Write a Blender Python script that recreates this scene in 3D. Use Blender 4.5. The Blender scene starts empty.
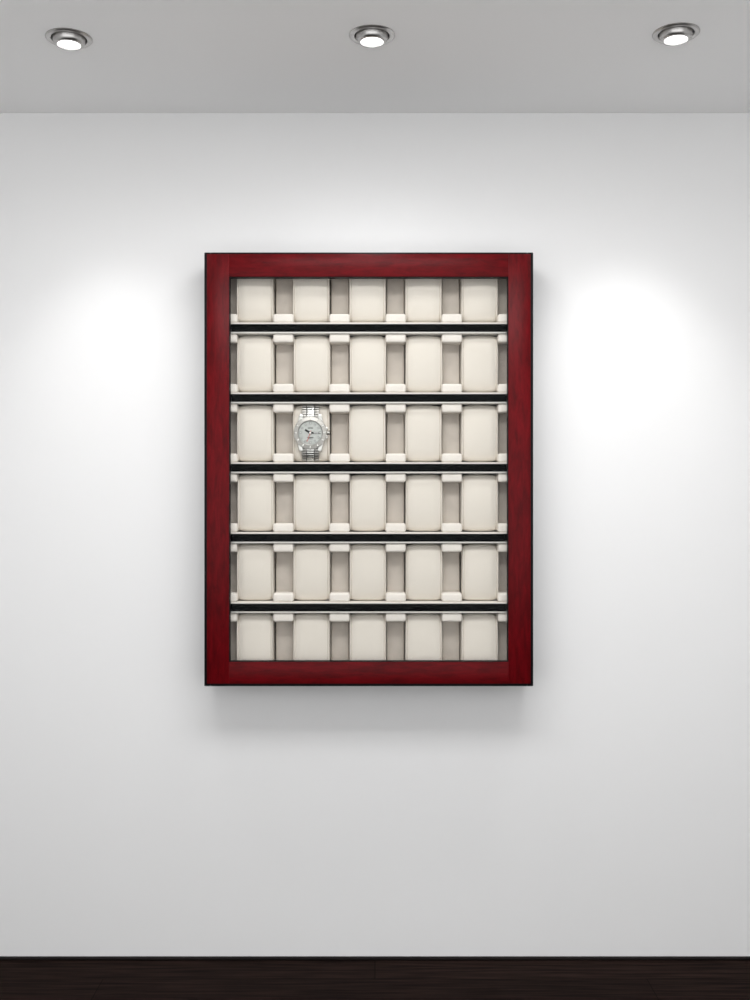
import bpy, bmesh, math, random
from mathutils import Vector, Matrix
random.seed(4)
scene = bpy.context.scene
try:
    scene.view_settings.view_transform = 'Standard'
    scene.view_settings.look = 'None'
except Exception as e:
    print(e)

# ------------------------------------------------------------------ layout
D = 3.2            # camera to wall
F = 1040.0         # focal length in px (1000 px tall frame)
S = F / D          # 325 px per metre on the wall
CAMZ = 458 / S     # eye height
CEIL = CAMZ + 387 / S
def P(px, py, y):
    d = D + y
    return ((px - 375) * d / F, CAMZ + (500 - py) * d / F)

# ------------------------------------------------------------------ materials
def mat_new(name):
    m = bpy.data.materials.new(name); m.use_nodes = True
    nt = m.node_tree
    return m, nt, nt.nodes['Principled BSDF']
def simple(name, col, rough=0.5, metal=0.0, spec=0.5, bump=0.0, bscale=200, var=0.0):
    m, nt, b = mat_new(name)
    b.inputs['Base Color'].default_value = (*col, 1)
    b.inputs['Roughness'].default_value = rough
    b.inputs['Metallic'].default_value = metal
    b.inputs['Specular IOR Level'].default_value = spec
    tc = nt.nodes.new('ShaderNodeTexCoord')
    n = nt.nodes.new('ShaderNodeTexNoise'); n.inputs['Scale'].default_value = bscale
    n.inputs['Detail'].default_value = 4
    nt.links.new(tc.outputs['Object'], n.inputs['Vector'])
    if bump > 0:
        bp = nt.nodes.new('ShaderNodeBump'); bp.inputs['Strength'].default_value = bump
        bp.inputs['Distance'].default_value = 0.002
        nt.links.new(n.outputs['Fac'], bp.inputs['Height'])
        nt.links.new(bp.outputs['Normal'], b.inputs['Normal'])
    if var > 0:
        r = nt.nodes.new('ShaderNodeValToRGB')
        r.color_ramp.elements[0].position = 0.3; r.color_ramp.elements[1].position = 0.7
        r.color_ramp.elements[0].color = (*[c * (1 - var) for c in col], 1)
        r.color_ramp.elements[1].color = (*[min(1, c * (1 + var)) for c in col], 1)
        nt.links.new(n.outputs['Fac'], r.inputs['Fac'])
        nt.links.new(r.outputs['Color'], b.inputs['Base Color'])
    return m
def wood(name, dark, mid, light, stretch, scale, rough, spec=0.5, coat=0.0):
    m, nt, b = mat_new(name)
    tc = nt.nodes.new('ShaderNodeTexCoord')
    mp = nt.nodes.new('ShaderNodeMapping'); mp.inputs['Scale'].default_value = stretch
    nt.links.new(tc.outputs['Object'], mp.inputs['Vector'])
    n = nt.nodes.new('ShaderNodeTexNoise'); n.inputs['Scale'].default_value = scale
    n.inputs['Detail'].default_value = 10; n.inputs['Distortion'].default_value = 0.5
    n.inputs['Roughness'].default_value = 0.7
    nt.links.new(mp.outputs['Vector'], n.inputs['Vector'])
    r = nt.nodes.new('ShaderNodeValToRGB')
    e = r.color_ramp.elements
    e[0].position = 0.30; e[0].color = (*dark, 1)
    e[1].position = 0.72; e[1].color = (*light, 1)
    x = e.new(0.5); x.color = (*mid, 1)
    nt.links.new(n.outputs['Fac'], r.inputs['Fac'])
    nt.links.new(r.outputs['Color'], b.inputs['Base Color'])
    b.inputs['Roughness'].default_value = rough
    b.inputs['Specular IOR Level'].default_value = spec
    b.inputs['Coat Weight'].default_value = coat
    b.inputs['Coat Roughness'].default_value = 0.25
    return m

M_wall = simple('wall_paint', (0.845, 0.843, 0.842), 0.85, spec=0.2, bump=0.05, bscale=60)
M_ceil = simple('ceiling_paint', (0.95, 0.948, 0.945), 0.9, spec=0.2)
RD, RM, RL = (0.052, 0.0009, 0.002), (0.100, 0.0011, 0.0030), (0.145, 0.0018, 0.005)
M_red_h = wood('red_lacquered_wood_horizontal', RD, RM, RL, (1.0, 3, 5), 14, 0.33, 0.1)
M_red_v = wood('red_lacquered_wood_vertical', RD, RM, RL, (5, 3, 1.0), 14, 0.33, 0.1)
M_black = simple('black_lacquer', (0.004, 0.003, 0.004), 0.4, spec=0.12)
M_shelfblack = simple('black_shelf_edge', (0.003, 0.0035, 0.0035), 0.5, spec=0.0)
M_silver = simple('shelf_silver_trim', (0.58, 0.565, 0.54), 0.5, 0.2)
M_leather = simple('cream_leather', (0.71, 0.665, 0.60), 0.65, spec=0.15, bump=0.35, bscale=500, var=0.05)
M_suede = simple('taupe_suede_and_shade', (0.50, 0.455, 0.41), 0.95, spec=0.1, var=0.08, bscale=30)
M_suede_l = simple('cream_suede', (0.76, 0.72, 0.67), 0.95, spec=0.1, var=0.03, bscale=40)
M_seam = simple('piping_taupe', (0.52, 0.46, 0.40), 0.7, spec=0.2)
M_steel = simple('polished_steel', (0.55, 0.55, 0.53), 0.25, 1.0)
M_steel_b = simple('brushed_steel', (0.38, 0.37, 0.35), 0.4, 1.0)
M_dial = simple('silver_dial', (0.42, 0.44, 0.42), 0.4, 0.3)
M_mark_shade = simple('dial_black_and_gap_shade', (0.01, 0.01, 0.012), 0.4)
M_lume = simple('dial_lume', (0.85, 0.86, 0.84), 0.5)
M_hand = simple('hand_red', (0.5, 0.03, 0.02), 0.4)
M_chrome = simple('satin_chrome', (0.50, 0.49, 0.48), 0.28, 1.0)
M_dark = simple('lamp_recess_dark', (0.03, 0.03, 0.03), 0.6)
m, nt, b = mat_new('lamp_lens')
b.inputs['Base Color'].default_value = (1, 1, 1, 1)
b.inputs['Emission Color'].default_value = (1, 1, 1, 1)
b.inputs['Emission Strength'].default_value = 3.0
M_lens = m
# glass
m = bpy.data.materials.new('door_glass'); m.use_nodes = True
nt = m.node_tree; nt.nodes.clear()
o = nt.nodes.new('ShaderNodeOutputMaterial'); mx = nt.nodes.new('ShaderNodeMixShader')
t = nt.nodes.new('ShaderNodeBsdfTransparent'); g = nt.nodes.new('ShaderNodeBsdfGlossy')
t.inputs['Color'].default_value = (0.99, 0.99, 0.985, 1)
g.inputs['Roughness'].default_value = 0.02
mx.inputs['Fac'].default_value = 0.003
nt.links.new(t.outputs[0], mx.inputs[1]); nt.links.new(g.outputs[0], mx.inputs[2])
nt.links.new(mx.outputs[0], o.inputs['Surface'])
M_glass = m
# floor planks
m, nt, b = mat_new('dark_wood_floor')
tc = nt.nodes.new('ShaderNodeTexCoord')
br = nt.nodes.new('ShaderNodeTexBrick')
br.inputs['Scale'].default_value = 1.0
br.inputs['Brick Width'].default_value = 1.6; br.inputs['Row Height'].default_value = 0.14
br.inputs['Mortar Size'].default_value = 0.0012
br.inputs['Color1'].default_value = (0.019, 0.0115, 0.010, 1)
br.inputs['Color2'].default_value = (0.014, 0.0085, 0.0075, 1)
br.inputs['Mortar'].default_value = (0.004, 0.003, 0.002, 1)
nt.links.new(tc.outputs['Object'], br.inputs['Vector'])
mp = nt.nodes.new('ShaderNodeMapping'); mp.inputs['Scale'].default_value = (1.5, 30, 1)
nt.links.new(tc.outputs['Object'], mp.inputs['Vector'])
n = nt.nodes.new('ShaderNodeTexNoise'); n.inputs['Scale'].default_value = 3; n.inputs['Detail'].default_value = 8
nt.links.new(mp.outputs['Vector'], n.inputs['Vector'])
r = nt.nodes.new('ShaderNodeValToRGB')
r.color_ramp.elements[0].position = 0.35; r.color_ramp.elements[0].color = (0.45, 0.45, 0.45, 1)
r.color_ramp.elements[1].position = 0.7; r.color_ramp.elements[1].color = (1.5, 1.4, 1.3, 1)
nt.links.new(n.outputs['Fac'], r.inputs['Fac'])
mix = nt.nodes.new('ShaderNodeMixRGB'); mix.blend_type = 'MULTIPLY'; mix.inputs['Fac'].default_value = 1
nt.links.new(br.outputs['Color'], mix.inputs[1]); nt.links.new(r.outputs['Color'], mix.inputs[2])
nt.links.new(mix.outputs['Color'], b.inputs['Base Color'])
b.inputs['Roughness'].default_value = 0.7; b.inputs['Specular IOR Level'].default_value = 0.02
M_floor = m
M_base = wood('dark_baseboard_wood', (0.003, 0.002, 0.002), (0.006, 0.004, 0.004), (0.011, 0.008, 0.007), (1, 8, 14), 4, 0.6, 0.1)

# ------------------------------------------------------------------ mesh helpers
class Builder:
    def __init__(self, mats):
        self.bm = bmesh.new(); self.mats = mats
    def merge(self, tb, mi):
        for f in tb.faces: f.material_index = mi
        me = bpy.data.meshes.new('tmp'); tb.to_mesh(me); tb.free()
        self.bm.from_mesh(me); bpy.data.meshes.remove(me)
    def box(self, x0, x1, y0, y1, z0, z1, mi=0, bev=0.0, seg=2, mtx=None):
        tb = bmesh.new(); bmesh.ops.create_cube(tb, size=1)
        for v in tb.verts:
            v.co = Vector(((x0 + x1) / 2 + v.co.x * (x1 - x0), (y0 + y1) / 2 + v.co.y * (y1 - y0), (z0 + z1) / 2 + v.co.z * (z1 - z0)))
        if bev > 0:
            bmesh.ops.bevel(tb, geom=tb.edges[:], offset=bev, segments=seg, affect='EDGES', profile=0.5)
        if mtx is not None: tb.transform(mtx)
        self.merge(tb, mi)
    def lathe(self, prof, mi=0, seg=64, mtx=None, caps=(False, False)):
        """profile list of (r, z), revolved about Z"""
        tb = bmesh.new(); rings = []
        for (r_, z_) in prof:
            rings.append([tb.verts.new((r_ * math.cos(2 * math.pi * k / seg), r_ * math.sin(2 * math.pi * k / seg), z_)) for k in range(seg)])
        for a, c in zip(rings, rings[1:]):
            for k in range(seg):
                tb.faces.new((a[k], a[(k + 1) % seg], c[(k + 1) % seg], c[k]))
        if caps[0]: tb.faces.new(rings[0][::-1])
        if caps[1]: tb.faces.new(rings[-1])
        bmesh.ops.recalc_face_normals(tb, faces=tb.faces[:])
        if mtx is not None: tb.transform(mtx)
        self.merge(tb, mi)
    def finish(self, name, parent=None, smooth=True, angle=40):
        me = bpy.data.meshes.new(name); self.bm.to_mesh(me); self.bm.free()
        for m_ in self.mats: me.materials.append(m_)
        ob = bpy.data.objects.new(name, me); scene.collection.objects.link(ob)
        if smooth:
            for p in me.polygons: p.use_smooth = True
            try: me.set_sharp_from_angle(angle=math.radians(angle))
            except Exception as e: print(e)
        if parent: ob.parent = parent
        return ob
def empty(name, loc=(0, 0, 0)):
    e = bpy.data.objects.new(name, None); e.location = loc
    e.empty_display_size = 0.05
    scene.collection.objects.link(e); return e

# ------------------------------------------------------------------ room
XW, YB = 2.6, -3.8
def single(name, mats, *a, **k):
    B = Builder(mats); B.box(*a, **k); return B.finish(name, smooth=False)
single('wall_back', [M_wall], -XW, XW, 0, 0.12, 0, CEIL)
single('wall_left', [M_wall], -XW - 0.12, -XW, YB, 0.12, 0, CEIL)
single('wall_right', [M_wall], XW, XW + 0.12, YB, 0.12, 0, CEIL)
single('ceiling', [M_ceil], -XW - 0.12, XW + 0.12, YB, 0.12, CEIL, CEIL + 0.1)
single('floor', [M_floor], -XW - 0.12, XW + 0.12, YB, 0.12, -0.1, 0)
# low dark skirting
B = Builder([M_base]); B.box(-XW, XW, -0.018, 0, 0, 0.006, 0, 0.002); B.finish('baseboard_back')

# ------------------------------------------------------------------ cabinet
cab = empty('watch_display_cabinet')
YF = -0.15                 # door front plane
x0, z1 = P(204, 252, YF); x1, z0 = P(533.5, 686.5, YF)
ix0, iz1 = P(229, 276.5, YF); ix1, iz0 = P(508.5, 662, YF)
# carcass (black): frame ring behind door
B = Builder([M_black, M_suede])
w = 0.018
B.box(x0, x0 + w, YF + 0.004, 0, z0, z1, 0, 0.002)
B.box(x1 - w, x1, YF + 0.004, 0, z0, z1, 0, 0.002)
B.box(x0 + w, x1 - w, YF + 0.004, 0, z1 - w, z1, 0, 0.002)
B.box(x0 + w, x1 - w, YF + 0.004, 0, z0, z0 + w, 0, 0.002)
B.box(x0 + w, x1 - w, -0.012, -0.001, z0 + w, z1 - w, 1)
B.finish('carcass', cab)
# door
e = 0.0085
B = Builder([M_red_v, M_red_h, M_black])
dx0, dx1, dz0, dz1 = x0 + e, x1 - e, z0 + e, z1 - e * 0.7
B.box(dx0, ix0, YF, YF + 0.024, dz0, dz1, 0, 0.0003)
B.box(ix1, dx1, YF, YF + 0.024, dz0, dz1, 0, 0.0003)
B.box(ix0, ix1, YF, YF + 0.024, iz1, dz1, 1, 0.0003)
B.box(ix0, ix1, YF, YF + 0.024, dz0, iz0, 1, 0.0003)
# dark inner bead
q = 0.002
B.box(ix0, ix0 + q, YF + 0.003, YF + 0.024, iz0, iz1, 2)
B.box(ix1 - q, ix1, YF + 0.003, YF + 0.024, iz0, iz1, 2)
B.box(ix0, ix1, YF + 0.003, YF + 0.024, iz1 - q, iz1, 2)
B.box(ix0, ix1, YF + 0.003, YF + 0.024, iz0, iz0 + q, 2)
B.finish('door_frame', cab)
B = Builder([M_glass]); B.box(ix0 + q, ix1 - q, YF + 0.012, YF + 0.015, iz0 + q, iz1 - q, 0); B.finish('door_glass', cab, smooth=False)

# shelves
YS = -0.118
sx0, sx1 = x0 + w + 0.001, x1 - w - 0.001
shelf_px = [328, 398, 467.8, 537.8, 607.6]
B = Builder([M_shelfblack, M_silver, M_suede_l])
for py in shelf_px:
    zt = P(0, py - 5.5, YS)[1]; za = P(0, py - 3.9, YS)[1]
    zc = P(0, py + 3.9, YS)[1]; zd = P(0, py + 5.5, YS)[1]
    B.box(sx0, sx1, YS, -0.013, zc, za, 0, 0.0003)
    B.box(sx0, sx1, YS - 0.001, -0.013, za, zt, 2, 0.0006)
    B.box(sx0, sx1, YS - 0.001, -0.013, zd, zc, 1, 0.0006)
B.finish('shelves', cab)

# partitions : recessed middle with padded lips top & bottom
pitch = 56.3
cols = [367.6 + (i - 2) * pitch for i in range(5)]
gaps = [cols[0] - pitch / 2 + i * pitch for i in range(6)]
edges_t = [258] + [p + 5.5 for p in shelf_px]
edges_b = [p - 5.5 for p in shelf_px] + [677.5]
rows = list(zip(edges_t, edges_b))
B = Builder([M_suede, M_suede_l])
YP = YS + 0.004
for (pt, pb) in rows:
    for i, gx in enumerate(gaps):
        zt = P(0, pt, YP)[1] - 0.0003; zb_ = P(0, pb, YP)[1] + 0.0003
        xc = P(gx, 0, YP)[0]
        hw = 10.2 / F * (D + YP)
        xa, xb = xc - hw, xc + hw
        xa = max(xa, sx0 + 0.001); xb = min(xb, sx1 - 0.001)
        # web of the divider, behind the padded lips; recess shade put into its darker colour
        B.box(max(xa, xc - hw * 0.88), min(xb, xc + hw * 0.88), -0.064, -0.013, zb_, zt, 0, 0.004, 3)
        lip = 8.8 / F * (D + YP)
        B.box(xa, xb, YP, -0.013, zt - lip, zt, 1, 0.006, 3)
        B.box(xa, xb, YP, -0.013, zb_, zb_ + lip, 1, 0.006, 3)
B.finish('partitions', cab)

# cushions
B = Builder([M_leather, M_seam])
def cushion(cx, ybk, yfr, za, zb2, hw):
    zc = (za + zb2) / 2; hz = (zb2 - za) / 2
    yc = (ybk + yfr) / 2; hy = (yfr - ybk) / 2
    def ring(tb, x, s, inset=0.0):
        vs = []
        N = 40
        for k in range(N):
            a = 2 * math.pi * k / N
            c, s_ = math.cos(a), math.sin(a)
            p = 0.42
            yy = math.copysign(abs(c) ** p, c); zz = math.copysign(abs(s_) ** p, s_)
            bulge = 1 + 0.14 * (1 - zz * zz) if yy < 0 else 1
            vs.append(tb.verts.new((cx + x, yc + abs(hy) * yy * s ** 2.5 * bulge, zc + hz * zz * s)))
        return vs
    def loft(st, mi, caps):
        tb = bmesh.new(); rs = [ring(tb, x * hw, s) for x, s in st]
        for a, c in zip(rs, rs[1:]):
            n_ = len(a)
            for k in range(n_): tb.faces.new((a[k], a[(k + 1) % n_], c[(k + 1) % n_], c[k]))
        if caps: tb.faces.new(rs[0][::-1]); tb.faces.new(rs[-1])
        bmesh.ops.recalc_face_normals(tb, faces=tb.faces[:])
        B.merge(tb, mi)
    loft([(-1, 0.90), (-0.985, 0.945), (-0.95, 0.965), (-0.88, 0.945), (-0.80, 0.970), (-0.5, 0.992), (0, 1.0), (0.5, 0.992), (0.80, 0.970), (0.88, 0.945), (0.95, 0.965), (0.985, 0.945), (1, 0.90)], 0, True)
    for sgn in (-1, 1):
        loft([(sgn * 0.910, 0.945), (sgn * 0.90, 0.960), (sgn * 0.885, 0.960), (sgn * 0.875, 0.945)], 1, False)
YC = -0.100
for (pt, pb) in rows:
    for cx in cols:
        xc = P(cx, 0, YC)[0]
        zt = P(0, pt + 0.8, YC)[1]; zb_ = P(0, pb - 0.5, YC)[1]
        j = random.uniform(-0.0015, 0.0015)
        cushion(xc + j, -0.020, YC, zb_, zt, 18.4 / F * (D + YC))
B.finish('cushions', cab, angle=60)

# ------------------------------------------------------------------ watch
YW = -0.1125
wx, wz = P(310.5, 433, YW)
wt = empty('wristwatch', (wx, YW, wz))
u = (D + YW) / F     # metres per px at this depth
face = Matrix.Rotation(math.radians(90), 4, 'X')   # z axis -> -y
R = 16.6 * u
B = Builder([M_steel, M_steel_b, M_dial, M_mark_shade, M_lume, M_hand])
# case + bezel
B.lathe([(R * 0.80, -0.004), (R * 0.97, -0.002), (R, 0.002), (R, 0.007), (R * 0.985, 0.009)], 0, mtx=face, caps=(True, False))
B.lathe([(R * 0.985, 0.009), (R * 0.96, 0.0115), (R * 0.75, 0.0135), (R * 0.72, 0.0125), (R * 0.715, 0.010)], 1, mtx=face)
B.lathe([(R * 0.72, 0.0102), (R * 0.001, 0.0102)], 2, mtx=face, caps=(False, False))
def on_face(ang, r0, r1, wd, z0_, z1_, mi, bev=0.0):
    mt = Matrix.Rotation(math.radians(90), 4, 'X') @ Matrix.Rotation(-math.radians(ang), 4, 'Z')
    B.box(-wd / 2, wd / 2, r0, r1, z0_, z1_, mi, bev, mtx=mt)
for k in range(12):
    on_face(k * 30, R * 0.52, R * 0.64, R * (0.13 if k % 3 == 0 else 0.09), 0.0100, 0.0110, 3)
    on_face(k * 30, R * 0.54, R * 0.62, R * (0.06 if k % 3 == 0 else 0.035), 0.0110, 0.0113, 4)
for k in range(60):
    on_face(k * 6, R * 0.665, R * 0.705, R * 0.018, 0.0100, 0.0106, 3)
    if k % 5 == 0: on_face(k * 6, R * 0.80, R * 0.93, R * 0.07, 0.0115, 0.0140, 0, 0.0003)
    else: on_face(k * 6, R * 0.955, R * 1.0, R * 0.05, 0.006, 0.0112, 1)
on_face(300, -R * 0.08, R * 0.36, R * 0.12, 0.0113, 0.0118, 3)
on_face(92, -R * 0.10, R * 0.55, R * 0.10, 0.0119, 0.0124, 3)
on_face(92, R * 0.2, R * 0.5, R * 0.035, 0.0124, 0.0126, 4)
on_face(200, -R * 0.15, R * 0.58, R * 0.03, 0.0127, 0.0130, 5)
B.lathe([(R * 0.06, 0.010), (R * 0.06, 0.0135), (R * 0.001, 0.0135)], 0, seg=24, mtx=face)
# minor dial text strips
B.box(-R * 0.16, R * 0.16, -0.0106, -0.0102, R * 0.26, R * 0.31, 3)
B.box(-R * 0.20, R * 0.20, -0.0106, -0.0102, -R * 0.30, -R * 0.26, 3)
B.box(-R * 0.14, R * 0.14, -0.0106, -0.0102, -R * 0.38, -R * 0.35, 3)
# crown and guards
mc = Matrix.Translation((R * 0.98, -0.004, 0)) @ Matrix.Rotation(math.radians(90), 4, 'Y')
B.lathe([(R * 0.10, 0), (R * 0.13, R * 0.03), (R * 0.13, R * 0.17), (R * 0.10, R * 0.20)], 1, seg=20, mtx=mc, caps=(True, True))
for s in (-1, 1):
    B.box(R * 0.86, R * 1.04, -0.007, -0.001, s * R * 0.26 - R * 0.09, s * R * 0.26 + R * 0.09, 0, 0.0015)
    # lugs
    for sx in (-1, 1):
        mt = Matrix.Translation((sx * R * 0.60, -0.003, s * R * 0.84)) @ Matrix.Rotation(-sx * s * math.radians(14), 4, 'Y')
        B.box(-R * 0.12, R * 0.12, -0.004, 0.004, -R * 0.28, R * 0.28, 0, 0.0018, mtx=mt)
B.finish('case_and_dial', wt)
# bracelet wrapped over the cushion
B = Builder([M_steel, M_steel_b, M_mark_shade])
hzc = 28.5 * u
for s in (-1, 1):
    n = 6
    for k in range(n):
        tt = (k + 0.5) / n
        z = s * (R * 0.80 + (hzc - R * 0.80) * tt * 0.97)
        y = 0.001 + 0.0075 * tt ** 2.2
        wid = R * (0.56 - 0.05 * tt)
        lh = (hzc - R * 0.8) / n * 0.44
        tilt = s * math.radians(5 + 38 * tt ** 2)
        off = Matrix.Translation((0, y - 0.001, z)) @ Matrix.Rotation(-tilt, 4, 'X')
        B.box(-wid * 0.42, wid * 0.42, -0.0035, 0.002, -lh, lh, 0, 0.0009, mtx=off)
        B.box(-wid * 0.9, wid * 0.9, 0.0, 0.0022, -lh * 1.15, lh * 1.15, 2, 0, mtx=off)  # black backing stands for the shade in the gaps between links
        for sx in (-1, 1):
            a, b2 = sorted((sx * wid * 0.47, sx * wid))
            B.box(a, b2, -0.003, 0.002, -lh * 0.88, lh * 0.88, 1, 0.0009, mtx=off)
B.finish('bracelet', wt)

# ------------------------------------------------------------------ downlights
def downlight(px, py, tight, wide, rad=0.06, aim=1.12, size=62):
    dist = F * (CEIL - CAMZ) / (500 - py)
    x = (px - 375) * dist / F; y = dist - D
    e_ = empty('recessed_downlight', (x, y, CEIL))
    B = Builder([M_chrome, M_dark, M_lens])
    B.lathe([(0.059, 0.0), (0.059, -0.002), (0.056, -0.0045), (0.046, -0.0035), (0.0445, -0.0005)], 0)
    B.lathe([(0.0445, -0.0006), (0.038, -0.0006)], 1)
    B.lathe([(0.041, 0.0), (0.0405, -0.008), (0.037, -0.016), (0.033, -0.019), (0.0295, -0.019), (0.0285, -0.015)], 0)
    B.lathe([(0.0285, -0.0155), (0.022, -0.0175), (0.010, -0.0185), (0.0005, -0.019)], 2)
    B.finish('fitting', e_)
    def spot(nm, energy, size, blend, target, rad):
        l = bpy.data.lights.new(nm, 'SPOT'); l.energy = energy; l.spot_size = math.radians(size)
        l.spot_blend = blend; l.shadow_soft_size = rad; l.color = (1, 0.998, 0.99)
        ob = bpy.data.objects.new(nm, l); scene.collection.objects.link(ob)
        ob.parent = e_; ob.location = (0, 0, -0.1)
        d = Vector(target) - Vector((x, y, CEIL - 0.1))
        ob.rotation_euler = d.to_track_quat('-Z', 'Y').to_euler()
    if tight > 0: spot('beam', tight, size, 1.0, (x, 0, CEIL - aim), 0.05)
    if wide > 0: spot('spill', wide, 160, 1.0, (x, y + 0.1, 0.0), rad)
downlight(69, 38, 10, 2.5)
downlight(372, 35, 0, 9, 0.085)
downlight(676, 33, 14.5, 2.5)

# unseen area light and casing, added for wall fill and cabinet shadow
pl = empty('added_ceiling_fill', (0, -1.45, CEIL))
B = Builder([M_chrome, M_lens])
B.box(-0.8, 0.8, -0.32, 0.32, -0.03, -0.0005, 0, 0.003)
B.finish('added_fill_housing', pl)
al = bpy.data.lights.new('added_fill', 'AREA'); al.shape = 'RECTANGLE'; al.size = 1.5; al.size_y = 0.6; al.energy = 29
ao = bpy.data.objects.new('added_fill', al); scene.collection.objects.link(ao); ao.parent = pl; ao.location = (0, 0, -0.035)

# ------------------------------------------------------------------ ambient
wld = bpy.data.worlds.new('world'); scene.world = wld; wld.use_nodes = True
bg = wld.node_tree.nodes['Background']
bg.inputs['Color'].default_value = (0.99, 0.995, 1.0, 1); bg.inputs['Strength'].default_value = 1.75

# ------------------------------------------------------------------ camera
cam = bpy.data.cameras.new('camera'); co = bpy.data.objects.new('camera', cam)
scene.collection.objects.link(co)
cam.sensor_fit = 'VERTICAL'; cam.sensor_height = 24; cam.lens = 24 * F / 1000
co.location = (0, -D, CAMZ); co.rotation_euler = (math.radians(90), 0, 0)
scene.camera = co
